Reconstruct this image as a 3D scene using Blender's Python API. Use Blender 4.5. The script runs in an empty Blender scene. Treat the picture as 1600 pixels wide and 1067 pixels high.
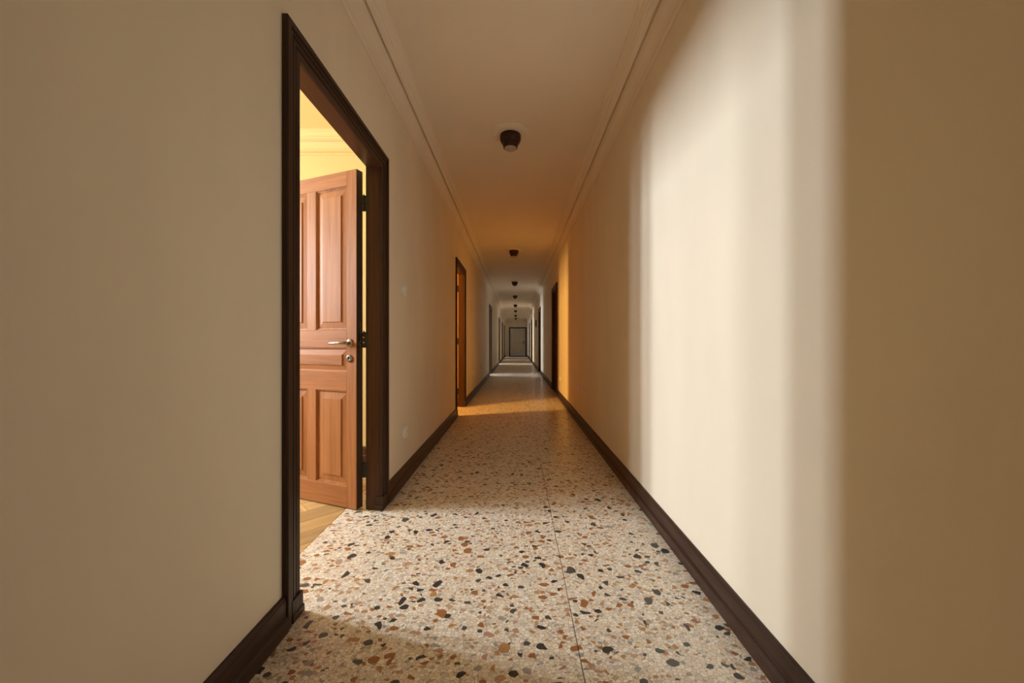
import bpy, math, random
from mathutils import Matrix, Vector

# ------------------------------------------------------------------ camera, world, exposure
SC = bpy.context.scene
COL = SC.collection
H_CAM = 1.05
cam_d = bpy.data.cameras.new('camera')
cam = bpy.data.objects.new('camera', cam_d)
COL.objects.link(cam)
cam.location = (0, 0, H_CAM)
cam.rotation_euler = (math.radians(90), 0, 0)
cam_d.sensor_width = 36.0
cam_d.lens = 600.0 / 1600.0 * 36.0
cam_d.shift_x = -7.0 / 1600.0
cam_d.shift_y = 1.5 / 1600.0
cam_d.clip_start = 0.02
SC.camera = cam

world = bpy.data.worlds.new('sky')
SC.world = world
world.use_nodes = True
wbg = world.node_tree.nodes.get('Background') or world.node_tree.nodes.new('ShaderNodeBackground')
wbg.inputs[0].default_value = (0.62, 0.75, 0.95, 1)
wbg.inputs[1].default_value = 1.0

SC.view_settings.view_transform = 'Standard'
SC.view_settings.look = 'None'
SC.view_settings.gamma = 1.0
SC.view_settings.use_curve_mapping = False
SC.view_settings.exposure = 0.17
SC.cycles.max_bounces = 10
SC.cycles.diffuse_bounces = 8
SC.cycles.glossy_bounces = 4

# window daylight: colour and watts for each room behind an open door
DAY_ROOM1 = ((0.885, 0.95, 0.985), 174.0)
DAY_ROOM2 = ((1.0, 0.52, 0.11), 182.0)
DAY_ROOM3 = ((0.95, 0.97, 1.0), 92.0)
DAY_ROOM4 = ((1.0, 0.97, 0.92), 130.0)

# ------------------------------------------------------------------ dimensions (metres)
XL, XR = -0.853, 0.812         # corridor wall faces
WT = 0.095                     # partition thickness
YB, YE = -3.0, 29.0            # corridor ends
ZC = 2.85                      # ceiling
HEAD = 2.147                   # door opening height

# ------------------------------------------------------------------ materials
def new_mat(name):
    m = bpy.data.materials.new(name)
    m.use_nodes = True
    nt = m.node_tree
    b = nt.nodes.get('Principled BSDF')
    return m, nt, b

def N(nt, t, **kw):
    n = nt.nodes.new(t)
    for k, v in kw.items():
        setattr(n, k, v)
    return n

def ramp(nt, stops, interp='LINEAR'):
    r = N(nt, 'ShaderNodeValToRGB')
    r.color_ramp.interpolation = interp
    e = r.color_ramp.elements
    while len(e) < len(stops):
        e.new(0.5)
    for el, (p, c) in zip(e, stops):
        el.position = p
        el.color = (c[0], c[1], c[2], 1)
    return r

def paint(name, col, rough=0.6, amount=0.05):
    m, nt, b = new_mat(name)
    L = nt.links
    tc = N(nt, 'ShaderNodeTexCoord')
    mp = N(nt, 'ShaderNodeMapping')
    mp.inputs['Scale'].default_value = (1.6, 1.6, 0.5)
    L.new(tc.outputs['Object'], mp.inputs[0])
    no = N(nt, 'ShaderNodeTexNoise')
    no.inputs['Scale'].default_value = 1.5
    no.inputs['Detail'].default_value = 6
    L.new(mp.outputs[0], no.inputs['Vector'])
    lo = [c * (1 - amount) for c in col]
    hi = [min(1, c * (1 + amount * 0.6)) for c in col]
    r = ramp(nt, [(0.3, lo), (0.7, hi)])
    L.new(no.outputs['Fac'], r.inputs[0])
    L.new(r.outputs[0], b.inputs['Base Color'])
    n2 = N(nt, 'ShaderNodeTexNoise')
    n2.inputs['Scale'].default_value = 220
    n2.inputs['Detail'].default_value = 2
    L.new(tc.outputs['Object'], n2.inputs['Vector'])
    bp = N(nt, 'ShaderNodeBump')
    bp.inputs['Strength'].default_value = 0.08
    bp.inputs['Distance'].default_value = 0.002
    L.new(n2.outputs['Fac'], bp.inputs['Height'])
    L.new(bp.outputs[0], b.inputs['Normal'])
    b.inputs['Roughness'].default_value = rough
    b.inputs['Specular IOR Level'].default_value = 0.3
    return m

def wood(name, dark, light, axis=2, rough=0.35, fine=60.0, spec=0.5, ring=3.0, vary=0.0):
    """grain runs along the object axis given"""
    m, nt, b = new_mat(name)
    L = nt.links
    tc = N(nt, 'ShaderNodeTexCoord')
    oi = N(nt, 'ShaderNodeObjectInfo')
    add = N(nt, 'ShaderNodeVectorMath', operation='ADD')
    mulr = N(nt, 'ShaderNodeVectorMath', operation='SCALE')
    cmb = N(nt, 'ShaderNodeCombineXYZ')
    for i in range(3):
        L.new(oi.outputs['Random'], cmb.inputs[i])
    L.new(cmb.outputs[0], mulr.inputs[0])
    mulr.inputs['Scale'].default_value = 17.0
    L.new(tc.outputs['Object'], add.inputs[0])
    L.new(mulr.outputs[0], add.inputs[1])
    mp = N(nt, 'ShaderNodeMapping')
    s = [1.0, 1.0, 1.0]
    s[axis] = 0.045
    mp.inputs['Scale'].default_value = s
    L.new(add.outputs[0], mp.inputs[0])
    n1 = N(nt, 'ShaderNodeTexNoise')
    n1.inputs['Scale'].default_value = fine
    n1.inputs['Detail'].default_value = 5
    n1.inputs['Roughness'].default_value = 0.6
    L.new(mp.outputs[0], n1.inputs['Vector'])
    n2 = N(nt, 'ShaderNodeTexNoise')
    n2.inputs['Scale'].default_value = ring * 4
    n2.inputs['Detail'].default_value = 3
    n2.inputs['Distortion'].default_value = 0.6
    L.new(mp.outputs[0], n2.inputs['Vector'])
    mx = N(nt, 'ShaderNodeMath', operation='MULTIPLY_ADD')
    mx.inputs[1].default_value = 0.55
    L.new(n1.outputs['Fac'], mx.inputs[0])
    m2 = N(nt, 'ShaderNodeMath', operation='MULTIPLY')
    m2.inputs[1].default_value = 0.45
    L.new(n2.outputs['Fac'], m2.inputs[0])
    L.new(m2.outputs[0], mx.inputs[2])
    r = ramp(nt, [(0.34, dark), (0.62, light)])
    L.new(mx.outputs[0], r.inputs[0])
    if vary:
        # every piece of the floor has a tone of its own
        va = N(nt, 'ShaderNodeMath', operation='MULTIPLY_ADD')
        va.inputs[1].default_value = vary
        va.inputs[2].default_value = 1.0 - vary * 0.6
        L.new(oi.outputs['Random'], va.inputs[0])
        vm = N(nt, 'ShaderNodeVectorMath', operation='SCALE')
        L.new(r.outputs[0], vm.inputs[0])
        L.new(va.outputs[0], vm.inputs['Scale'])
        L.new(vm.outputs[0], b.inputs['Base Color'])
    else:
        L.new(r.outputs[0], b.inputs['Base Color'])
    bp = N(nt, 'ShaderNodeBump')
    bp.inputs['Strength'].default_value = 0.12
    bp.inputs['Distance'].default_value = 0.002
    L.new(n1.outputs['Fac'], bp.inputs['Height'])
    L.new(bp.outputs[0], b.inputs['Normal'])
    b.inputs['Roughness'].default_value = rough
    b.inputs['Specular IOR Level'].default_value = spec
    return m

def plain(name, col, rough=0.4, metal=0.0, spec=0.5):
    m, nt, b = new_mat(name)
    no = N(nt, 'ShaderNodeTexNoise')
    no.inputs['Scale'].default_value = 35
    tc = N(nt, 'ShaderNodeTexCoord')
    nt.links.new(tc.outputs['Object'], no.inputs['Vector'])
    r = ramp(nt, [(0.3, [c * 0.88 for c in col]), (0.7, [min(1, c * 1.06) for c in col])])
    nt.links.new(no.outputs['Fac'], r.inputs[0])
    nt.links.new(r.outputs[0], b.inputs['Base Color'])
    b.inputs['Roughness'].default_value = rough
    b.inputs['Metallic'].default_value = metal
    b.inputs['Specular IOR Level'].default_value = spec
    return m

def terrazzo(name):
    m, nt, b = new_mat(name)
    L = nt.links
    tc = N(nt, 'ShaderNodeTexCoord')
    # slight warp so that chips are not straight-edged everywhere
    wn = N(nt, 'ShaderNodeTexNoise')
    wn.inputs['Scale'].default_value = 38
    wn.inputs['Detail'].default_value = 2
    L.new(tc.outputs['Object'], wn.inputs['Vector'])
    ws = N(nt, 'ShaderNodeVectorMath', operation='MULTIPLY_ADD')
    ws.inputs[1].default_value = (0.011, 0.011, 0.0)
    L.new(wn.outputs['Color'], ws.inputs[0])
    L.new(tc.outputs['Object'], ws.inputs[2])
    flat = N(nt, 'ShaderNodeVectorMath', operation='MULTIPLY')
    flat.inputs[1].default_value = (1, 1, 0)
    L.new(ws.outputs[0], flat.inputs[0])

    def vor(scale, feature, off, stretch=(1, 1, 1), rot=0.0):
        mp = N(nt, 'ShaderNodeMapping')
        mp.inputs['Location'].default_value = (off, off * 1.7, 0)
        mp.inputs['Rotation'].default_value = (0, 0, rot)
        mp.inputs['Scale'].default_value = stretch
        L.new(flat.outputs[0], mp.inputs[0])
        v = N(nt, 'ShaderNodeTexVoronoi', voronoi_dimensions='2D', feature=feature)
        v.inputs['Scale'].default_value = scale
        v.inputs['Randomness'].default_value = 1.0
        L.new(mp.outputs[0], v.inputs['Vector'])
        return v

    def sep(colsock):
        s = N(nt, 'ShaderNodeSeparateColor')
        L.new(colsock, s.inputs[0])
        return s

    def math_(op, a, bb):
        n = N(nt, 'ShaderNodeMath', operation=op)
        for i, x in enumerate((a, bb)):
            if isinstance(x, (int, float)):
                n.inputs[i].default_value = x
            else:
                L.new(x, n.inputs[i])
        return n.outputs[0]

    def mix(f, a, bb):
        n = N(nt, 'ShaderNodeMix', data_type='RGBA')
        L.new(f, n.inputs[0])
        for i, x in ((6, a), (7, bb)):
            if isinstance(x, tuple):
                n.inputs[i].default_value = (x[0], x[1], x[2], 1)
            else:
                L.new(x, n.inputs[i])
        return n.outputs[2]

    # base: small cream chips with thin brown joints
    c1 = vor(60, 'F1', 0.0, (1, 1.25, 1))
    e1 = vor(60, 'DISTANCE_TO_EDGE', 0.0, (1, 1.25, 1))
    s1 = sep(c1.outputs['Color'])
    rb = ramp(nt, [(0.0, (0.80, 0.72, 0.61)), (0.25, (0.86, 0.79, 0.69)), (0.45, (0.72, 0.65, 0.58)),
                   (0.6, (0.89, 0.84, 0.75)), (0.78, (0.77, 0.65, 0.51)), (0.90, (0.60, 0.57, 0.54)),
                   (0.965, (0.52, 0.36, 0.23))], 'CONSTANT')
    L.new(s1.outputs[0], rb.inputs[0])
    line = ramp(nt, [(0.015, (0, 0, 0)), (0.075, (1, 1, 1))])
    L.new(e1.outputs['Distance'], line.inputs[0])
    base = mix(line.outputs[0], (0.42, 0.31, 0.21), rb.outputs[0])
    # still finer crumbs
    c0 = vor(120, 'F1', 3.1)
    s0 = sep(c0.outputs['Color'])
    crumb = math_('GREATER_THAN', s0.outputs[0], 0.86)
    r0 = ramp(nt, [(0, (0.44, 0.30, 0.18)), (0.4, (0.75, 0.66, 0.54)), (0.75, (0.30, 0.26, 0.23))], 'CONSTANT')
    L.new(s0.outputs[1], r0.inputs[0])
    cf = math_('MULTIPLY', crumb, 0.75)
    base = mix(cf, base, r0.outputs[0])

    def stones(prev, scale, off, keep, tmin, tspan, stretch, rot, stops):
        c = vor(scale, 'F1', off, stretch, rot)
        e = vor(scale, 'DISTANCE_TO_EDGE', off, stretch, rot)
        s = sep(c.outputs['Color'])
        on = math_('GREATER_THAN', s.outputs[0], keep)
        thr = math_('MULTIPLY_ADD', s.outputs[1], tspan)
        thr.node.inputs[2].default_value = tmin
        inside = math_('GREATER_THAN', e.outputs['Distance'], thr)
        rnd_r = math_('MULTIPLY_ADD', s.outputs[1], -tspan * 1.1)
        rnd_r.node.inputs[2].default_value = 0.43
        inside = math_('MULTIPLY', inside, math_('LESS_THAN', c.outputs['Distance'], rnd_r))
        f = math_('MULTIPLY', on, inside)
        r = ramp(nt, stops, 'CONSTANT')
        L.new(s.outputs[2], r.inputs[0])
        # a little mottling inside a stone
        no = N(nt, 'ShaderNodeTexNoise')
        no.inputs['Scale'].default_value = 160
        L.new(tc.outputs['Object'], no.inputs['Vector'])
        mr = ramp(nt, [(0.3, (0.8, 0.8, 0.8)), (0.7, (1.12, 1.12, 1.12))])
        L.new(no.outputs['Fac'], mr.inputs[0])
        mm = N(nt, 'ShaderNodeMix', data_type='RGBA', blend_type='MULTIPLY')
        mm.inputs[0].default_value = 1.0
        L.new(r.outputs[0], mm.inputs[6])
        L.new(mr.outputs[0], mm.inputs[7])
        return mix(f, prev, mm.outputs[2])

    grey = (0.085, 0.088, 0.080)
    dgrey = (0.05, 0.05, 0.048)
    rust = (0.36, 0.15, 0.055)
    tan = (0.48, 0.25, 0.11)
    pink = (0.50, 0.30, 0.21)
    lgrey = (0.36, 0.34, 0.32)
    base = stones(base, 34, 5.3, 0.74, 0.10, 0.14, (1, 1.2, 1), 0.5,
                  [(0, rust), (0.22, tan), (0.5, lgrey), (0.70, grey), (0.85, pink)])
    base = stones(base, 20, 9.7, 0.72, 0.13, 0.14, (1.0, 1.35, 1), -0.4,
                  [(0, rust), (0.26, dgrey), (0.5, tan), (0.66, grey), (0.82, lgrey), (0.9, pink)])
    base = stones(base, 15.5, 1.9, 0.86, 0.14, 0.16, (1.25, 1, 1), 0.9,
                  [(0, dgrey), (0.36, rust), (0.66, grey), (0.8, tan)])
    L.new(base, b.inputs['Base Color'])
    b.inputs['Roughness'].default_value = 0.30
    b.inputs['Specular IOR Level'].default_value = 0.45
    return m

M = {}
M['wall'] = paint('cream_wall_paint', (0.87, 0.79, 0.655), 0.55)
M['ceil'] = paint('ceiling_paint', (0.89, 0.81, 0.69), 0.6, 0.02)
M['yellow'] = paint('yellow_wall_paint', (0.60, 0.445, 0.18), 0.6, 0.02)
M['orange'] = paint('ochre_wall_paint', (0.55, 0.36, 0.15), 0.6, 0.02)
M['grey_room'] = paint('pale_room_paint', (0.74, 0.71, 0.64), 0.6, 0.02)
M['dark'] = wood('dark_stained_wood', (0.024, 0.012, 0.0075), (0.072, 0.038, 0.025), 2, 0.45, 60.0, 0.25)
M['dark_h'] = wood('dark_stained_wood_horizontal', (0.024, 0.012, 0.0075), (0.072, 0.038, 0.025), 0, 0.45, 60.0, 0.25)
M['dark_y'] = wood('dark_stained_wood_baseboard', (0.030, 0.014, 0.009), (0.068, 0.034, 0.022), 1, 0.42, 60.0, 0.28)
M['jamb'] = wood('brown_jamb_wood', (0.034, 0.013, 0.005), (0.075, 0.030, 0.012), 2, 0.45, 60.0, 0.25)
M['jamb_h'] = wood('brown_jamb_wood_horizontal', (0.055, 0.019, 0.006), (0.12, 0.044, 0.014), 0, 0.35)
M['leaf_v'] = wood('reddish_door_wood', (0.255, 0.097, 0.032), (0.40, 0.168, 0.060), 2, 0.5, 60.0, 0.2)
M['leaf_h'] = wood('reddish_door_wood_horizontal', (0.255, 0.097, 0.032), (0.40, 0.168, 0.060), 0, 0.5, 60.0, 0.2)
M['leaf_dark_v'] = wood('brown_door_wood', (0.045, 0.018, 0.010), (0.10, 0.042, 0.022), 2, 0.5, 60.0, 0.2)
M['leaf_dark_h'] = wood('brown_door_wood_horizontal', (0.045, 0.018, 0.010), (0.10, 0.042, 0.022), 0, 0.5, 60.0, 0.2)
M['pale_door'] = plain('pale_grey_door_paint', (0.62, 0.58, 0.50), 0.5)
M['iron'] = plain('blackened_iron', (0.02, 0.018, 0.016), 0.5, 0.2)
M['chrome'] = plain('dark_nickel', (0.30, 0.27, 0.245), 0.25, 1.0)
M['white_plastic'] = plain('white_plastic', (0.93, 0.92, 0.89), 0.3)
M['plug_dark'] = plain('socket_hole', (0.05, 0.05, 0.05), 0.6)
M['bronze'] = plain('dark_bronze', (0.060, 0.030, 0.018), 0.42, 0.55)
M['frost'] = plain('frosted_glass', (0.50, 0.43, 0.35), 0.3)
M['terrazzo'] = terrazzo('terrazzo')
M['joint'] = plain('floor_joint', (0.12, 0.085, 0.06), 0.7)
M['parquet'] = wood('oak_parquet', (0.36, 0.215, 0.080), (0.56, 0.365, 0.150), 0, 0.32, 45, 0.5, 4, 0.45)
M['parquet_base'] = plain('parquet_bed', (0.30, 0.17, 0.07), 0.6)
M['window_white'] = plain('white_window_paint', (0.8, 0.79, 0.76), 0.4)
gm, gnt, gb = new_mat('window_glass')
gb.inputs['Base Color'].default_value = (0.9, 0.95, 0.95, 1)
gb.inputs['Roughness'].default_value = 0.03
gb.inputs['Transmission Weight'].default_value = 1.0
gb.inputs['IOR'].default_value = 1.45
M['glass'] = gm

# ------------------------------------------------------------------ mesh helpers
class MB:
    def __init__(self):
        self.v, self.f = [], []
    def add(self, vs, fs):
        o = len(self.v)
        self.v += [tuple(x) for x in vs]
        self.f += [tuple(i + o for i in f) for f in fs]
        return self
    def box(self, x0, x1, y0, y1, z0, z1):
        vs = [(x0, y0, z0), (x1, y0, z0), (x1, y1, z0), (x0, y1, z0),
              (x0, y0, z1), (x1, y0, z1), (x1, y1, z1), (x0, y1, z1)]
        return self.add(vs, [(0, 3, 2, 1), (4, 5, 6, 7), (0, 1, 5, 4), (1, 2, 6, 5), (2, 3, 7, 6), (3, 0, 4, 7)])
    def cbox(self, x0, x1, y0, y1, z0, z1, c=0.002):
        """box with chamfered edges"""
        xs, ys, zs = (x0, x1), (y0, y1), (z0, z1)
        sg = (1, -1)
        vs, idx = [], {}
        for i in (0, 1):
            for j in (0, 1):
                for k in (0, 1):
                    for a in range(3):
                        p = [xs[i] + sg[i] * c, ys[j] + sg[j] * c, zs[k] + sg[k] * c]
                        p[a] = (xs, ys, zs)[a][(i, j, k)[a]]
                        idx[(i, j, k, a)] = len(vs)
                        vs.append(p)
        fs = []
        for s in (0, 1):
            fs.append([idx[(s, j, k, 0)] for j, k in ((0, 0), (1, 0), (1, 1), (0, 1))])
            fs.append([idx[(i, s, k, 1)] for i, k in ((0, 0), (0, 1), (1, 1), (1, 0))])
            fs.append([idx[(i, j, s, 2)] for i, j in ((0, 0), (1, 0), (1, 1), (0, 1))])
        for s in (0, 1):
            for t in (0, 1):
                fs.append([idx[(s, t, 0, 0)], idx[(s, t, 1, 0)], idx[(s, t, 1, 1)], idx[(s, t, 0, 1)]])
                fs.append([idx[(s, 0, t, 0)], idx[(s, 1, t, 0)], idx[(s, 1, t, 2)], idx[(s, 0, t, 2)]])
                fs.append([idx[(0, s, t, 1)], idx[(1, s, t, 1)], idx[(1, s, t, 2)], idx[(0, s, t, 2)]])
        for i in (0, 1):
            for j in (0, 1):
                for k in (0, 1):
                    fs.append([idx[(i, j, k, 0)], idx[(i, j, k, 1)], idx[(i, j, k, 2)]])
        return self.add(vs, fs)
    def sweep(self, prof, path_fn, cap=True, closed=True):
        """prof: list of 2d points; path_fn(i, pt)-> 3d for the stations"""
        n = len(prof)
        st = path_fn
        vs = [p for s in st for p in [s(q) for q in prof]]
        fs = []
        for a in range(len(st) - 1):
            rng = range(n) if closed else range(n - 1)
            for i in rng:
                j = (i + 1) % n
                fs.append((a * n + i, a * n + j, (a + 1) * n + j, (a + 1) * n + i))
        if cap and closed:
            fs.append(tuple(range(n))[::-1])
            fs.append(tuple((len(st) - 1) * n + i for i in range(n)))
        return self.add(vs, fs)
    def rings(self, x0, x1, z0, z1, lv, cap=True):
        """nested rectangles in the xz plane: lv = [(inset, y)]"""
        vs, fs = [], []
        for ins, y in lv:
            vs += [(x0 + ins, y, z0 + ins), (x1 - ins, y, z0 + ins), (x1 - ins, y, z1 - ins), (x0 + ins, y, z1 - ins)]
        for a in range(len(lv) - 1):
            for i in range(4):
                j = (i + 1) % 4
                fs.append((a * 4 + i, a * 4 + j, a * 4 + 4 + j, a * 4 + 4 + i))
        if cap:
            e = (len(lv) - 1) * 4
            fs.append((e, e + 1, e + 2, e + 3))
        return self.add(vs, fs)
    def lathe(self, prof, axis='z', seg=40, o=(0, 0, 0)):
        """prof: (r, h) pairs around an axis through o"""
        vs, fs = [], []
        n = len(prof)
        for k in range(seg):
            a = 2 * math.pi * k / seg
            c, s = math.cos(a), math.sin(a)
            for r, h in prof:
                p = {'z': (r * c, r * s, h), 'y': (r * c, h, r * s), 'x': (h, r * c, r * s)}[axis]
                vs.append((p[0] + o[0], p[1] + o[1], p[2] + o[2]))
        for k in range(seg):
            k2 = (k + 1) % seg
            for i in range(n - 1):
                fs.append((k * n + i, k2 * n + i, k2 * n + i + 1, k * n + i + 1))
        return self.add(vs, fs)
    def tube(self, pts, rad, seg=12):
        vs, fs = [], []
        P = [Vector(p) for p in pts]
        for i, p in enumerate(P):
            d = (P[min(i + 1, len(P) - 1)] - P[max(i - 1, 0)]).normalized()
            up = Vector((0, 0, 1)) if abs(d.z) < 0.9 else Vector((1, 0, 0))
            a = d.cross(up).normalized()
            bb = a.cross(d).normalized()
            r = rad[i] if isinstance(rad, (list, tuple)) else rad
            for k in range(seg):
                t = 2 * math.pi * k / seg
                vs.append(p + a * (r * math.cos(t)) + bb * (r * math.sin(t)))
        for i in range(len(P) - 1):
            for k in range(seg):
                k2 = (k + 1) % seg
                fs.append((i * seg + k, i * seg + k2, (i + 1) * seg + k2, (i + 1) * seg + k))
        fs.append(tuple(range(seg))[::-1])
        fs.append(tuple((len(P) - 1) * seg + k for k in range(seg)))
        return self.add(vs, fs)
    def build(self, name, mat, parent=None, smooth=False):
        me = bpy.data.meshes.new(name)
        me.from_pydata(self.v, [], self.f)
        me.validate()
        import bmesh
        bm = bmesh.new()
        bm.from_mesh(me)
        bmesh.ops.recalc_face_normals(bm, faces=bm.faces)
        bm.to_mesh(me)
        bm.free()
        if smooth:
            for p in me.polygons:
                p.use_smooth = True
            try:
                me.set_sharp_from_angle(angle=math.radians(40))
            except Exception:
                pass
        me.materials.append(M[mat] if isinstance(mat, str) else mat)
        o = bpy.data.objects.new(name, me)
        COL.objects.link(o)
        if parent:
            o.parent = parent
        return o

def tag(o, label=None, cat=None, group=None, kind=None):
    if label: o['label'] = label
    if cat: o['category'] = cat
    if group: o['group'] = group
    if kind: o['kind'] = kind
    return o

def empty(name, loc=(0, 0, 0), rz=0.0):
    o = bpy.data.objects.new(name, None)
    o.empty_display_size = 0.1
    COL.objects.link(o)
    o.location = loc
    o.rotation_euler = (0, 0, rz)
    return o

def copy_tree(o, parent=None):
    c = o.copy()
    COL.objects.link(c)
    c.parent = parent
    for ch in list(o.children):
        copy_tree(ch, c)
    return c

def struct(o, label=None):
    o['kind'] = 'structure'
    if label: o['label'] = label
    return o

# ------------------------------------------------------------------ doorways
CW = 0.10      # casing width
JT = 0.03      # jamb thickness, the wall opening is wider by this on each side
LEFT_OPEN = [(1.496, 2.406), (5.47, 6.25), (12.05, 12.95), (18.3, 19.2), (22.6, 23.5), (26.2, 27.1)]
RIGHT_DOORS = [(7.70, 8.55), (12.9, 13.75), (19.6, 20.45), (23.2, 24.05)]
END_DOOR = (-0.46, 0.66)

def wall_with_openings(mb, x0, x1, y0, y1, zt, openings, head):
    y = y0
    for a, b in sorted(openings):
        a, b = a - JT, b + JT
        mb.box(x0, x1, y, a, 0, zt)
        mb.box(x0, x1, a, b, head + JT, zt)
        y = b
    mb.box(x0, x1, y, y1, 0, zt)
    return mb

struct(wall_with_openings(MB(), XL - WT, XL, YB, YE, ZC + 0.05, LEFT_OPEN, HEAD).build('wall_left', 'wall'),
       'long cream wall with open doorways on the left of the corridor')
struct(wall_with_openings(MB(), XR, XR + WT, YB, YE, ZC + 0.05, RIGHT_DOORS, HEAD).build('wall_right', 'wall'),
       'long cream wall with the bright daylight patch on the right')
mb = MB()
mb.box(XL - WT, END_DOOR[0] - JT, YE, YE + 0.1, 0, ZC + 0.05)
mb.box(END_DOOR[1] + JT, XR + WT, YE, YE + 0.1, 0, ZC + 0.05)
mb.box(END_DOOR[0] - JT, END_DOOR[1] + JT, YE, YE + 0.1, 2.10 + JT, ZC + 0.05)
struct(mb.build('wall_end', 'wall'), 'cream wall closing the far end of the corridor')
struct(MB().box(XL - WT, XR + WT, YB - 0.1, YB, 0, ZC + 0.05).build('wall_back', 'wall'))
struct(MB().box(XL - WT, XR + WT, YB - 0.1, YE + 0.1, ZC, ZC + 0.1).build('ceiling', 'ceil'),
       'long plain corridor ceiling between two cornices')

# floor: bed plus two terrazzo slabs with the thin joint between them
fl = struct(MB().box(-1.16, XR + WT, YB - 0.1, YE + 0.1, -0.12, -0.004).build('floor', 'joint'),
            'speckled terrazzo corridor floor with cream, rust and grey stones')
JX = 0.212
MB().box(XL - 0.002, JX - 0.0015, YB, YE + 0.1, -0.05, 0.0).build('terrazzo_slab', 'terrazzo', fl)
MB().box(JX + 0.0015, XR + 0.002, YB, YE + 0.1, -0.05, 0.0).build('terrazzo_slab', 'terrazzo', fl)
for k, (a, b_) in enumerate(LEFT_OPEN):
    MB().box(-1.075, XL - 0.002, a - JT - (0.0 if k else 0.9), b_ + JT + (0.0 if k else 1.0), -0.05, 0.0 if k else -0.0).build('terrazzo_slab', 'terrazzo', fl)

# cornices
CROWN = [(0.0, 2.698), (0.008, 2.697), (0.015, 2.700), (0.018, 2.706), (0.015, 2.713), (0.009, 2.716), (0.008, 2.724), (0.018, 2.728), (0.040, 2.742),
         (0.060, 2.761), (0.074, 2.783), (0.080, 2.808), (0.087, 2.808), (0.088, 2.782), (0.094, 2.778),
         (0.118, 2.788), (0.122, 2.797), (0.130, 2.799), (0.136, 2.811), (0.146, 2.822), (0.150, 2.834), (0.158, 2.839), (0.161, 2.852), (0.0, 2.852)]
def crown_y(name, x, sgn, y0, y1, mat='ceil', dz=0.0):
    mb = MB()
    mb.sweep(CROWN, [lambda q, Y=Y: (x + sgn * q[0], Y, q[1] + dz) for Y in (y0, y1)])
    return struct(mb.build(name, mat))
def crown_x(name, y, sgn, x0, x1, mat='ceil', dz=0.0):
    mb = MB()
    mb.sweep(CROWN, [lambda q, X=X: (X, y + sgn * q[0], q[1] + dz) for X in (x0, x1)])
    return struct(mb.build(name, mat))
crown_y('trim_1', XL, 1, YB, YE)['label'] = 'stepped plaster cornice along the left wall'
crown_y('trim_2', XR, -1, YB, YE)['label'] = 'stepped plaster cornice along the right wall'
crown_x('trim_3', YE, -1, XL, XR)

# baseboards
BASE = [(0.0, 0.0), (0.027, 0.0), (0.027, 0.046), (0.023, 0.051), (0.021, 0.050), (0.0185, 0.054), (0.0165, 0.053),
        (0.0165, 0.112), (0.013, 0.116), (0.012, 0.121), (0.008, 0.125), (0.0, 0.125)]
def base_runs(name, x, sgn, gaps, label=None):
    root = None
    y = YB
    runs = []
    for a, b_ in sorted(gaps):
        runs.append((y, a - CW - 0.0005))
        y = b_ + CW + 0.0005
    runs.append((y, YE))
    for i, (a, b_) in enumerate(runs):
        mb = MB()
        mb.sweep(BASE, [lambda q, Y=Y: (x + sgn * q[0], Y, q[1]) for Y in (a, b_)])
        if root is None:
            root = struct(mb.build(name, 'dark_y'), label)
        else:
            mb.build('baseboard_run', 'dark_y', root)
base_runs('baseboard_left', XL, 1, LEFT_OPEN, 'dark brown stepped baseboard along the left wall')
base_runs('baseboard_right', XR, -1, RIGHT_DOORS, 'dark brown stepped baseboard along the right wall')

# casing profile: (offset from the opening edge outwards, protrusion)
CAS = [(0.0, -0.002), (0.0, 0.009), (0.003, 0.011), (0.026, 0.011), (0.029, 0.0075), (0.032, 0.0075), (0.034, 0.013),
       (0.050, 0.0145), (0.053, 0.010), (0.057, 0.010), (0.059, 0.0165), (0.068, 0.0175), (0.070, 0.013), (0.073, 0.013),
       (0.075, 0.021), (0.078, 0.023), (0.097, 0.023), (0.100, 0.020), (0.100, -0.002)]

def make_frame(root, W, head, depth=WT, cas='dark', jam='jamb', hinge_side=True):
    """local frame: x along the wall from 0 to W, y out of the wall, z up"""
    ch = 'dark_h' if cas == 'dark' else cas
    jh = 'jamb_h' if jam == 'jamb' else jam
    mb = MB(); mb.sweep(CAS, [lambda q: (-q[0], q[1], 0.0), lambda q: (-q[0], q[1], head + q[0])]); mb.build('side_casing', cas, root)
    mb = MB(); mb.sweep(CAS, [lambda q: (W + q[0], q[1], 0.0), lambda q: (W + q[0], q[1], head + q[0])]); mb.build('side_casing', cas, root)
    mb = MB(); mb.sweep(CAS, [lambda q: (-q[0], q[1], head + q[0]), lambda q: (W + q[0], q[1], head + q[0])]); mb.build('head_casing', ch, root)
    d = depth
    # jamb section with a rebate on the room side
    J = [(0.0, 0.0), (0.0, -d + 0.022), (0.011, -d + 0.022), (0.011, -d), (JT, -d), (JT, 0.0)]
    mb = MB(); mb.sweep(J, [lambda q: (-q[0], q[1], 0.0), lambda q: (-q[0], q[1], head + q[0])]); mb.build('jamb', jam, root)
    mb = MB(); mb.sweep(J, [lambda q: (W + q[0], q[1], 0.0), lambda q: (W + q[0], q[1], head + q[0])]); mb.build('jamb', jam, root)
    mb = MB(); mb.sweep(J, [lambda q: (-q[0], q[1], head + q[0]), lambda q: (W + q[0], q[1], head + q[0])]); mb.build('head_jamb', jh, root)

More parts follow.
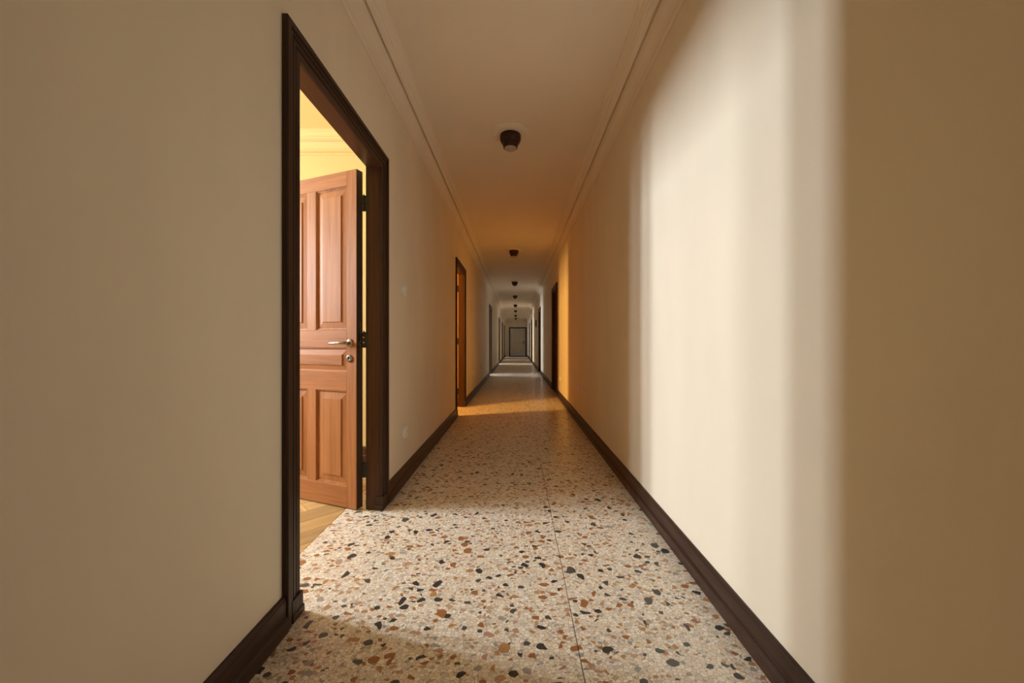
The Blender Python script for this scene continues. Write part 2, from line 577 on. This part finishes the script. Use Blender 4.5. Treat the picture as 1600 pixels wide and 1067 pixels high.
def make_leaf(root, loc, rz, W, Ht, mv, mh, detail=True, handle='right', stl=0.0775):
    """leaf in its own frame: x from the hinge edge, y = 0 is the visible face, z up"""
    T = 0.052
    core = MB().box(0.03, W - 0.03, -0.032, -0.016, 0.05, Ht - 0.03).build('leaf', mv, root)
    core.location = loc
    core.rotation_euler = (0, 0, rz)
    z0 = 0.008
    s2, m0, m1 = W - 0.105, 0.345, 0.420
    if not detail:
        s2, m0, m1, = W - stl, W / 2 - 0.04, W / 2 + 0.04
    def part(name, x0, x1, za, zb, mat, y0=-T, y1=0.0, c=0.0018):
        return MB().cbox(x0, x1, y0, y1, za, zb, c).build(name, mat, core)
    part('stile', 0, stl, z0, Ht, mv)
    part('stile', s2, W, z0, Ht, mv)
    R = [(z0, 0.143), (0.745, 0.858), (1.020, 1.127), (2.040, Ht)]
    for za, zb in R:
        part('rail', stl, s2, za, zb, mh, -T, -0.0004, 0.0012)
    part('mullion', m0, m1, 0.143, 0.745, mv, -T, -0.0006, 0.0012)
    part('mullion', m0, m1, 1.127, 2.040, mv, -T, -0.0006, 0.0012)
    ops = [(stl, m0, 0.143, 0.745, mv), (m1, s2, 0.143, 0.745, mv), (stl, s2, 0.858, 1.020, mh),
           (stl, m0, 1.127, 2.040, mv), (m1, s2, 1.127, 2.040, mv)]
    for xa, xb, za, zb, mt in ops:
        MB().rings(xa, xb, za, zb, [(0, -0.0012), (0.003, -0.0012), (0.0045, -0.005), (0.0075, -0.005), (0.009, -0.009), (0.013, -0.010), (0.0145, -0.0165)], False).build('panel_molding', mt, core)
        b2 = 0.042 if zb - za > 0.3 else 0.034
        MB().rings(xa + 0.012, xb - 0.012, za + 0.012, zb - 0.012,
                   [(0, -0.0140), (0.004, -0.0140), (b2, -0.0092), (b2 + 0.0008, -0.0050), (b2 + 0.003, -0.0045)], True).build('raised_panel', mt, core)
    return core

def lever_set(core, x, z, direction, mat='chrome'):
    """rose, lever and keyhole escutcheon on the visible face (y = 0 plane, y positive is out)"""
    MB().lathe([(0.0, 0.009), (0.016, 0.009), (0.023, 0.007), (0.026, 0.003), (0.026, 0.0), (0.0, 0.0)], 'y', 32, (x, 0, z)).build('handle_rose', mat, core, True)
    d = direction
    pts = [(x, 0.006, z), (x, 0.030, z), (x + d * 0.004, 0.041, z), (x + d * 0.014, 0.047, z), (x + d * 0.04, 0.048, z - 0.001),
           (x + d * 0.08, 0.047, z - 0.002), (x + d * 0.125, 0.045, z - 0.002), (x + d * 0.131, 0.045, z - 0.002)]
    MB().tube(pts, [0.010, 0.0095, 0.0098, 0.010, 0.0105, 0.0095, 0.0075, 0.004], 14).build('lever_handle', mat, core, True)
    zz = z - 0.098
    MB().lathe([(0.006, 0.004), (0.008, 0.008), (0.014, 0.009), (0.021, 0.0075), (0.024, 0.003), (0.024, 0.0)], 'y', 32, (x + 0.002, 0, zz)).build('keyhole_escutcheon', mat, core, True)
    MB().lathe([(0.0, 0.0045), (0.0075, 0.0045)], 'y', 20, (x + 0.002, 0, zz)).build('keyhole', 'iron', core)

def hinge(root, lx, ly, z, h=0.10):
    """barrel hinge: three knuckles and two leaves, local to the door frame"""
    mb = MB()
    for k in range(3):
        a = z - h / 2 + k * h / 3
        mb.lathe([(0.0, a + 0.0008), (0.0068, a + 0.0008), (0.0075, a + 0.002), (0.0075, a + h / 3 - 0.002), (0.0068, a + h / 3 - 0.0008), (0.0, a + h / 3 - 0.0008)], 'z', 16, (lx, ly, 0))
    mb.lathe([(0.0, z + h / 2 + 0.008), (0.004, z + h / 2 + 0.006), (0.005, z + h / 2), (0.0, z + h / 2)], 'z', 12, (lx, ly, 0))
    mb.build('hinge', 'iron', root, True)

# ---- open door on the left, near the camera
def open_door(name, y0, y1, leaf_mv, leaf_mh, leaf_w, label, angle=158.6, detail=True):
    """left wall: local x = -Y, local y = +X"""
    W = y1 - y0
    root = struct(empty(name, (XL, y1, 0), -math.pi / 2), label)
    make_frame(root, W, HEAD)
    # hinge corner of the leaf in door-local coordinates
    fx, fy = 0.016, -0.143
    lw = math.radians(angle) + math.pi / 2
    core = make_leaf(root, (fx, fy, 0), lw, leaf_w, 2.132, leaf_mv, leaf_mh, detail)
    lever_set(core, 0.052, 1.047, 1)
    MB().cbox(-0.0018, 0.0002, -0.0505, -0.0012, 0.0095, 2.1305, 0.0004).build('dark_edge_strip', 'dark', core)  # thin strip over the hinge edge, darker than the leaf wood
    # lock faceplate on the edge beside the handle
    MB().cbox(-0.0038, 0.001, -0.034, -0.012, 0.93, 1.17, 0.0008).build('lock_plate', 'chrome', core)
    MB().cbox(-0.010, -0.0015, -0.030, -0.017, 1.035, 1.058, 0.002).build('latch_bolt', 'chrome', core)
    MB().cbox(-0.004, -0.0015, -0.030, -0.017, 0.955, 0.985, 0.001).build('dead_bolt', 'iron', core)
    for z in (0.25, 1.066, 1.925):
        hinge(root, -0.012, -0.108, z)
        MB().box(-0.0125, -0.010, -0.102, -0.075, z - 0.05, z + 0.05).build('hinge_plate', 'iron', root)
    # plinth steps at the foot of each casing
    for x0_, x1_, in ((W - 0.0, W + 0.068), (-0.068, 0.0)):
        s = 1 if x0_ > 0 else -1
        MB().cbox(x0_ - (0.006 if s > 0 else 0), x1_ + (0 if s > 0 else 0.006), -0.03, 0.0195, 0.0, 0.085, 0.0015).build('plinth_block', 'dark', root)
        MB().cbox(x0_ - (0.011 if s > 0 else 0), x1_ + (0 if s > 0 else 0.011), -0.03, 0.0225, 0.0, 0.03, 0.0015).build('plinth_block', 'dark', root)
    return root

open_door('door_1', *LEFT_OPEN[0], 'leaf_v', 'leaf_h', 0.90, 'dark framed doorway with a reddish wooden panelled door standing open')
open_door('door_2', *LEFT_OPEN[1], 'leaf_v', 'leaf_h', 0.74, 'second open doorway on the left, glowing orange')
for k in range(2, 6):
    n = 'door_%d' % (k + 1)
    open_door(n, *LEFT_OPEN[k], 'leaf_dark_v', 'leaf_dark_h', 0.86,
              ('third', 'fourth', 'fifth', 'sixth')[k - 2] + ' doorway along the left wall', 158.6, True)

# ---- closed doors on the right
def closed_door(name, y0, y1, label):
    W = y1 - y0
    root = struct(empty(name, (XR, y0, 0), math.pi / 2), label)
    make_frame(root, W, HEAD)
    core = make_leaf(root, (0.003, -0.045, 0), 0.0, W - 0.006, HEAD - 0.004, 'leaf_dark_v', 'leaf_dark_h', False, stl=0.10)
    lever_set(core, 0.055, 1.047, 1)
    for z in (0.25, 1.066, 1.925):
        hinge(root, W - 0.008, -0.040, z)
    return root
for k, (a, b_) in enumerate(RIGHT_DOORS):
    closed_door('door_%d' % (7 + k), a, b_, ('first', 'second', 'third', 'fourth')[k] + ' dark closed door along the right wall')

# ---- pale door at the far end
W = END_DOOR[1] - END_DOOR[0]
root = struct(empty('door_11', (END_DOOR[1], YE, 0), math.pi), 'pale grey closed door at the far end of the corridor')
make_frame(root, W, 2.10, 0.1)
leaf = MB().cbox(0.003, W - 0.003, -0.075, -0.030, 0.075, 2.096, 0.002).build('leaf', 'pale_door', root)
for (xa, xb, za, zb) in ((0.14, 0.52, 0.24, 0.92), (W - 0.52, W - 0.14, 0.24, 0.92), (0.14, 0.52, 1.10, 1.98), (W - 0.52, W - 0.14, 1.10, 1.98)):
    MB().rings(xa, xb, za, zb, [(0, -0.0300), (0.004, -0.025), (0.014, -0.025), (0.018, -0.0295)], False).build('panel_molding', 'pale_door', leaf)
MB().cbox(0.085, 0.135, -0.030, -0.022, 0.92, 1.16, 0.002).build('handle_plate', 'iron', leaf)
MB().tube([(0.11, -0.025, 1.08), (0.11, 0.02, 1.08), (0.13, 0.028, 1.08), (0.24, 0.028, 1.08)], 0.011, 12).build('lever_handle', 'iron', leaf, True)
MB().cbox(0.0, W, -0.095, -0.01, 0.0, 0.07, 0.003).build('threshold', 'dark_h', root)

# ------------------------------------------------------------------ rooms behind the left doors
def window_unit(name, x, panes, z0, z1, label, col, watts, thick=0.12, rows=2):
    """window in a wall at x facing +X; panes = [(ya, yb) or (ya, yb, share of the light for an added dim pane)]"""
    ya, yb = min(p[0] for p in panes) - 0.07, max(p[1] for p in panes) + 0.07
    root = struct(empty(name, (x, (ya + yb) / 2, z0 - 0.07)), label)
    c = (ya + yb) / 2
    hz = z1 - z0 + 0.14
    edges = [ya - c]
    fr = MB()
    fr.box(-0.07, 0.0, ya - c, yb - c, 0, 0.07)
    fr.box(-0.07, 0.0, ya - c, yb - c, hz - 0.07, hz)
    prev = ya
    for p in panes:
        fr.box(-0.07, 0.0, prev - c, p[0] - c, 0.07, hz - 0.07)
        prev = p[1]
    fr.box(-0.07, 0.0, prev - c, yb - c, 0.07, hz - 0.07)
    fr.build('window_frame', 'window_white', root)
    MB().cbox(-0.02, 0.10, ya - c - 0.05, yb - c + 0.05, -0.045, -0.005, 0.004).build('window_sill', 'window_white', root)
    for i, p in enumerate(panes):
        MB().box(-0.050, -0.044, p[0] - c, p[1] - c, 0.07, hz - 0.07).build('pane', 'glass', root)
        ld = bpy.data.lights.new('daylight', 'AREA')
        ld.shape = 'RECTANGLE'
        ld.size = z1 - z0
        ld.size_y = p[1] - p[0]
        ld.color = col
        ld.energy = watts * (p[1] - p[0]) * (p[2] if len(p) > 2 else 1.0) / sum(q[1] - q[0] for q in panes if len(q) == 2)
        lo = bpy.data.objects.new('daylight', ld)
        COL.objects.link(lo)
        lo.location = (x - 0.03, (p[0] + p[1]) / 2, (z0 + z1) / 2)
        lo.rotation_euler = (0, math.radians(-90), 0)
    return ya, yb, z0 - 0.07, z1 + 0.07

def make_room(n, y0, y1, xw, mat, floor_mat, win_panes, z0, z1, light, label, zc=2.87):
    col, watts = light
    xi = XL - WT
    ya, yb, za, zb = window_unit('window_%d' % n, xw, win_panes, z0, z1, 'tall narrow window in the room behind ' + label, col, watts)
    mb = MB()
    mb.box(xw - 0.12, xw, y0, ya, 0, zc)
    mb.box(xw - 0.12, xw, yb, y1, 0, zc)
    mb.box(xw - 0.12, xw, ya, yb, 0, za)
    mb.box(xw - 0.12, xw, ya, yb, zb, zc)
    struct(mb.build('wall_window_%d' % n, mat), 'window wall of the room behind ' + label)
    struct(MB().box(xw - 0.12, xi - 0.0, y1, y1 + 0.1, 0, zc).build('wall_far_%d' % n, mat), 'far side wall of the room behind ' + label)
    struct(MB().box(xw - 0.12, xi - 0.0, y0 - 0.1, y0, 0, zc).build('wall_near_%d' % n, mat), 'near side wall of the room behind ' + label)
    struct(MB().box(xw - 0.12, xi - 0.0, y0 - 0.1, y1 + 0.1, zc, zc + 0.1).build('ceiling_%d' % n, mat), 'ceiling of the room behind ' + label)
    # thin painted lining on the room side of the corridor wall
    return struct(MB().box(xw - 0.12, -1.16, y0 - 0.1, y1 + 0.1, -0.12, -0.004).build('floor_%d' % n, floor_mat), 'floor of the room behind ' + label)

f1 = make_room(1, -0.6, 3.42, -4.2, 'yellow', 'parquet_base', [(1.56, 1.86, 0.24), (2.12, 2.28), (2.44, 2.63)], 1.35, 2.6, DAY_ROOM1, 'the nearest open door')  # first pane is an added dim light that softens the wall patch
crown_x('trim_4', 3.42, -1, -4.2, XL - WT, 'yellow', 0.02)['label'] = 'plaster cornice in the yellow room'
crown_y('trim_5', -4.2, 1, -0.6, 3.42, 'yellow', 0.02)
mb = MB(); mb.sweep(BASE, [lambda q, X=X: (X, 3.42 - q[0], q[1]) for X in (-4.2, XL - WT)]); struct(mb.build('baseboard_yellow_room', 'jamb'))
make_room(2, 3.64, 7.9, -3.2, 'orange', 'parquet_base', [(4.50, 4.86)], 1.3, 2.6, DAY_ROOM2, 'the second open door')
make_room(3, 10.9, 14.3, -3.2, 'grey_room', 'parquet_base', [(12.0, 13.0)], 0.9, 2.3, DAY_ROOM3, 'the third doorway')
make_room(4, 17.2, 20.4, -3.2, 'grey_room', 'parquet_base', [(18.2, 19.3)], 0.9, 2.3, DAY_ROOM4, 'the fourth doorway')
make_room(5, 21.4, 24.5, -3.2, 'grey_room', 'parquet_base', [(22.5, 23.6)], 0.9, 2.3, (DAY_ROOM4[0], 70.0), 'the fifth doorway')
make_room(6, 25.1, 28.4, -3.2, 'grey_room', 'parquet_base', [(26.1, 27.2)], 0.9, 2.3, (DAY_ROOM4[0], 60.0), 'the sixth doorway')

# herringbone parquet planks in the yellow room
def herringbone(parent, x0, x1, y0, y1, w=0.14, l=0.56, origin=(-1.30, 2.2)):
    """planks laid at 45 degrees; clipped where they meet the straight edge of the field"""
    import bmesh
    rnd = random.Random(4)
    g = 0.0014
    r = l / w
    shared = {}
    c45 = math.sqrt(0.5)
    n = 0
    for i in range(-40, 40):
        for j in range(-14, 14):
            for kind in (0, 1):
                # herringbone lattice: rows step by (w,w), columns by (l,-l)... in the unrotated frame
                bx = i * w + j * l
                by = i * w - j * l
                if kind == 0:
                    rect = (bx, bx + l, by, by + w)
                else:
                    rect = (bx - 0.0, bx + w, by + w, by + w + l)
                a0, a1, b0, b1 = rect
                poly = [(a0 + g, b0 + g), (a1 - g, b0 + g), (a1 - g, b1 - g), (a0 + g, b1 - g)]
                P = [(origin[0] + (px - py) * c45, origin[1] + (px + py) * c45) for px, py in poly]
                # clip to the field
                def clip(pts, ax, lim, keep_less):
                    out = []
                    for q in range(len(pts)):
                        p, p2 = pts[q], pts[(q + 1) % len(pts)]
                        ip = (p[ax] <= lim) if keep_less else (p[ax] >= lim)
                        i2 = (p2[ax] <= lim) if keep_less else (p2[ax] >= lim)
                        if ip: out.append(p)
                        if ip != i2:
                            t = (lim - p[ax]) / (p2[ax] - p[ax])
                            out.append((p[0] + t * (p2[0] - p[0]), p[1] + t * (p2[1] - p[1])))
                    return out
                for ax, lim, kl in ((0, x0, False), (0, x1, True), (1, y0, False), (1, y1, True)):
                    P = clip(P, ax, lim, kl) if P else P
                if len(P) < 3:
                    continue
                cx = sum(p[0] for p in P) / len(P)
                cy = sum(p[1] for p in P) / len(P)
                ang = math.radians(45 if kind == 0 else 135)
                ca, sa = math.cos(-ang), math.sin(-ang)
                loc = [((p[0] - cx) * ca - (p[1] - cy) * sa, (p[0] - cx) * sa + (p[1] - cy) * ca) for p in P]
                m = len(loc)
                vs = [(p[0], p[1], -0.004) for p in loc] + [(p[0], p[1], 0.0) for p in loc]
                fs = [tuple(range(m))[::-1], tuple(range(m, 2 * m))] + [(q, (q + 1) % m, m + (q + 1) % m, m + q) for q in range(m)]
                key = tuple((round(a, 4), round(b, 4)) for a, b in loc)
                mb_ = MB().add(vs, fs)
                if key in shared:
                    o = bpy.data.objects.new('parquet_plank', shared[key])
                    COL.objects.link(o)
                    o.parent = parent
                else:
                    o = mb_.build('parquet_plank', 'parquet', parent)
                    shared[key] = o.data
                o.location = (cx, cy, rnd.uniform(0, 0.0006))
                o.rotation_euler = (0, 0, ang)
                n += 1
    return n
np_ = herringbone(f1, -2.75, -1.078, 0.9, 3.39)
print('planks', np_)

# ------------------------------------------------------------------ ceiling lamps
def ceiling_lamp():
    root = empty('ceiling_lamp', (0, 0, ZC))
    MB().lathe([(0.0, 0.0), (0.163, 0.0), (0.163, -0.006), (0.155, -0.012), (0.140, -0.013), (0.132, -0.018), (0.105, -0.022), (0.0, -0.022)], 'z', 56).build('ceiling_rosette', 'ceil', root, True)
    MB().lathe([(0.0, -0.020), (0.086, -0.020), (0.090, -0.024), (0.090, -0.058), (0.086, -0.070), (0.078, -0.086), (0.072, -0.092),
                (0.068, -0.094), (0.063, -0.118), (0.059, -0.130), (0.053, -0.132), (0.050, -0.126), (0.0, -0.110)], 'z', 48).build('lamp_housing', 'bronze', root, True)
    MB().lathe([(0.051, -0.120), (0.051, -0.130), (0.047, -0.140), (0.036, -0.149), (0.020, -0.154), (0.0, -0.155)], 'z', 40).build('glass_dome', 'frost', root, True)
    return root
lamp0 = ceiling_lamp()
LAMPS = [3.30, 7.45, 11.3, 14.6, 18.1, 21.3, 24.9, 28.0]
ORD = ['nearest brown cup-shaped ceiling lamp, with its pale round rosette and frosted glass in view',
       'second ceiling lamp along the corridor, hanging in the orange glow of the second doorway',
       'third ceiling lamp along the corridor, just past the orange glow', 'fourth brown ceiling lamp along the corridor',
       'fifth brown ceiling lamp along the corridor', 'sixth small brown ceiling lamp along the corridor',
       'seventh ceiling lamp, second from the far end wall', 'farthest tiny ceiling lamp, right before the pale end door']
for i, y in enumerate(LAMPS):
    o = lamp0 if i == 0 else copy_tree(lamp0)
    o.location = (-0.052, y, ZC)
    tag(o, ORD[i], 'ceiling lamp', 'ceiling lamps in a row along the corridor')

# ------------------------------------------------------------------ switches and sockets
def wall_plate(name, x, sgn, y, z, kind, label, cat, w=0.076, h=0.088):
    root = empty(name, (x, y, z), math.pi / 2 if sgn < 0 else -math.pi / 2)
    MB().cbox(-w / 2, w / 2, 0.0, 0.020, -h / 2, h / 2, 0.003).build('cover_plate', 'white_plastic', root)
    if kind == 'switch':
        MB().cbox(-0.030, 0.030, 0.018, 0.0245, -0.034, 0.034, 0.003).build('rocker', 'white_plastic', root)
    else:
        MB().lathe([(0.028, 0.0198), (0.027, 0.022), (0.0235, 0.0225), (0.022, 0.0205), (0.0, 0.0203)], 'y', 28).build('socket_ring', 'white_plastic', root, True)
        for sx in (-0.0095, 0.0095):
            MB().lathe([(0.0, 0.0212), (0.0028, 0.0212), (0.0028, 0.020)], 'y', 10, (sx, 0, 0)).build('socket_hole', 'plug_dark', root)
    return tag(root, label, cat)
wall_plate('light_switch', XL, 1, 2.88, 1.44, 'switch', 'white light switch on the left wall beside the open door', 'light switch')
wall_plate('wall_socket', XL, 1, 2.91, 0.375, 'socket', 'white wall socket low on the left wall below the light switch', 'wall socket')
wall_plate('wall_socket', XL, 1, 7.60, 0.45, 'socket', 'small wall socket just past the second doorway on the left', 'wall socket')
wall_plate('wall_socket', XL, 1, 8.90, 0.50, 'socket', 'faint wall socket farther past the second doorway on the left', 'wall socket')
wall_plate('wall_socket', XR, -1, 7.06, 0.39, 'socket', 'wall socket on the orange-lit strip of the right wall', 'wall socket')
wall_plate('wall_socket', XR, -1, 4.97, 0.47, 'socket', 'wall socket on the dim brown stretch of the right wall', 'wall socket')
rg = MB()
ring_pts = [(0.0, 0.145 * math.cos(a * math.pi / 20), 0.145 * math.sin(a * math.pi / 20)) for a in range(40)]
vs, fs = [], []
for k, p in enumerate(ring_pts):
    a = k * math.pi / 20
    for j in range(10):
        t = j * math.pi / 5
        rr = 0.145 + 0.018 * math.cos(t)
        vs.append((-0.018 - 0.017 * math.sin(t), rr * math.cos(a), rr * math.sin(a)))
for k in range(40):
    for j in range(10):
        fs.append((k * 10 + j, ((k + 1) % 40) * 10 + j, ((k + 1) % 40) * 10 + (j + 1) % 10, k * 10 + (j + 1) % 10))
ro = rg.add(vs, fs).build('wall_ring', 'bronze', None, True)
ro.location = (XR, 15.7, 1.83)
tag(ro, 'small dark ring-shaped ornament hanging far down the right wall', 'wall ornament')
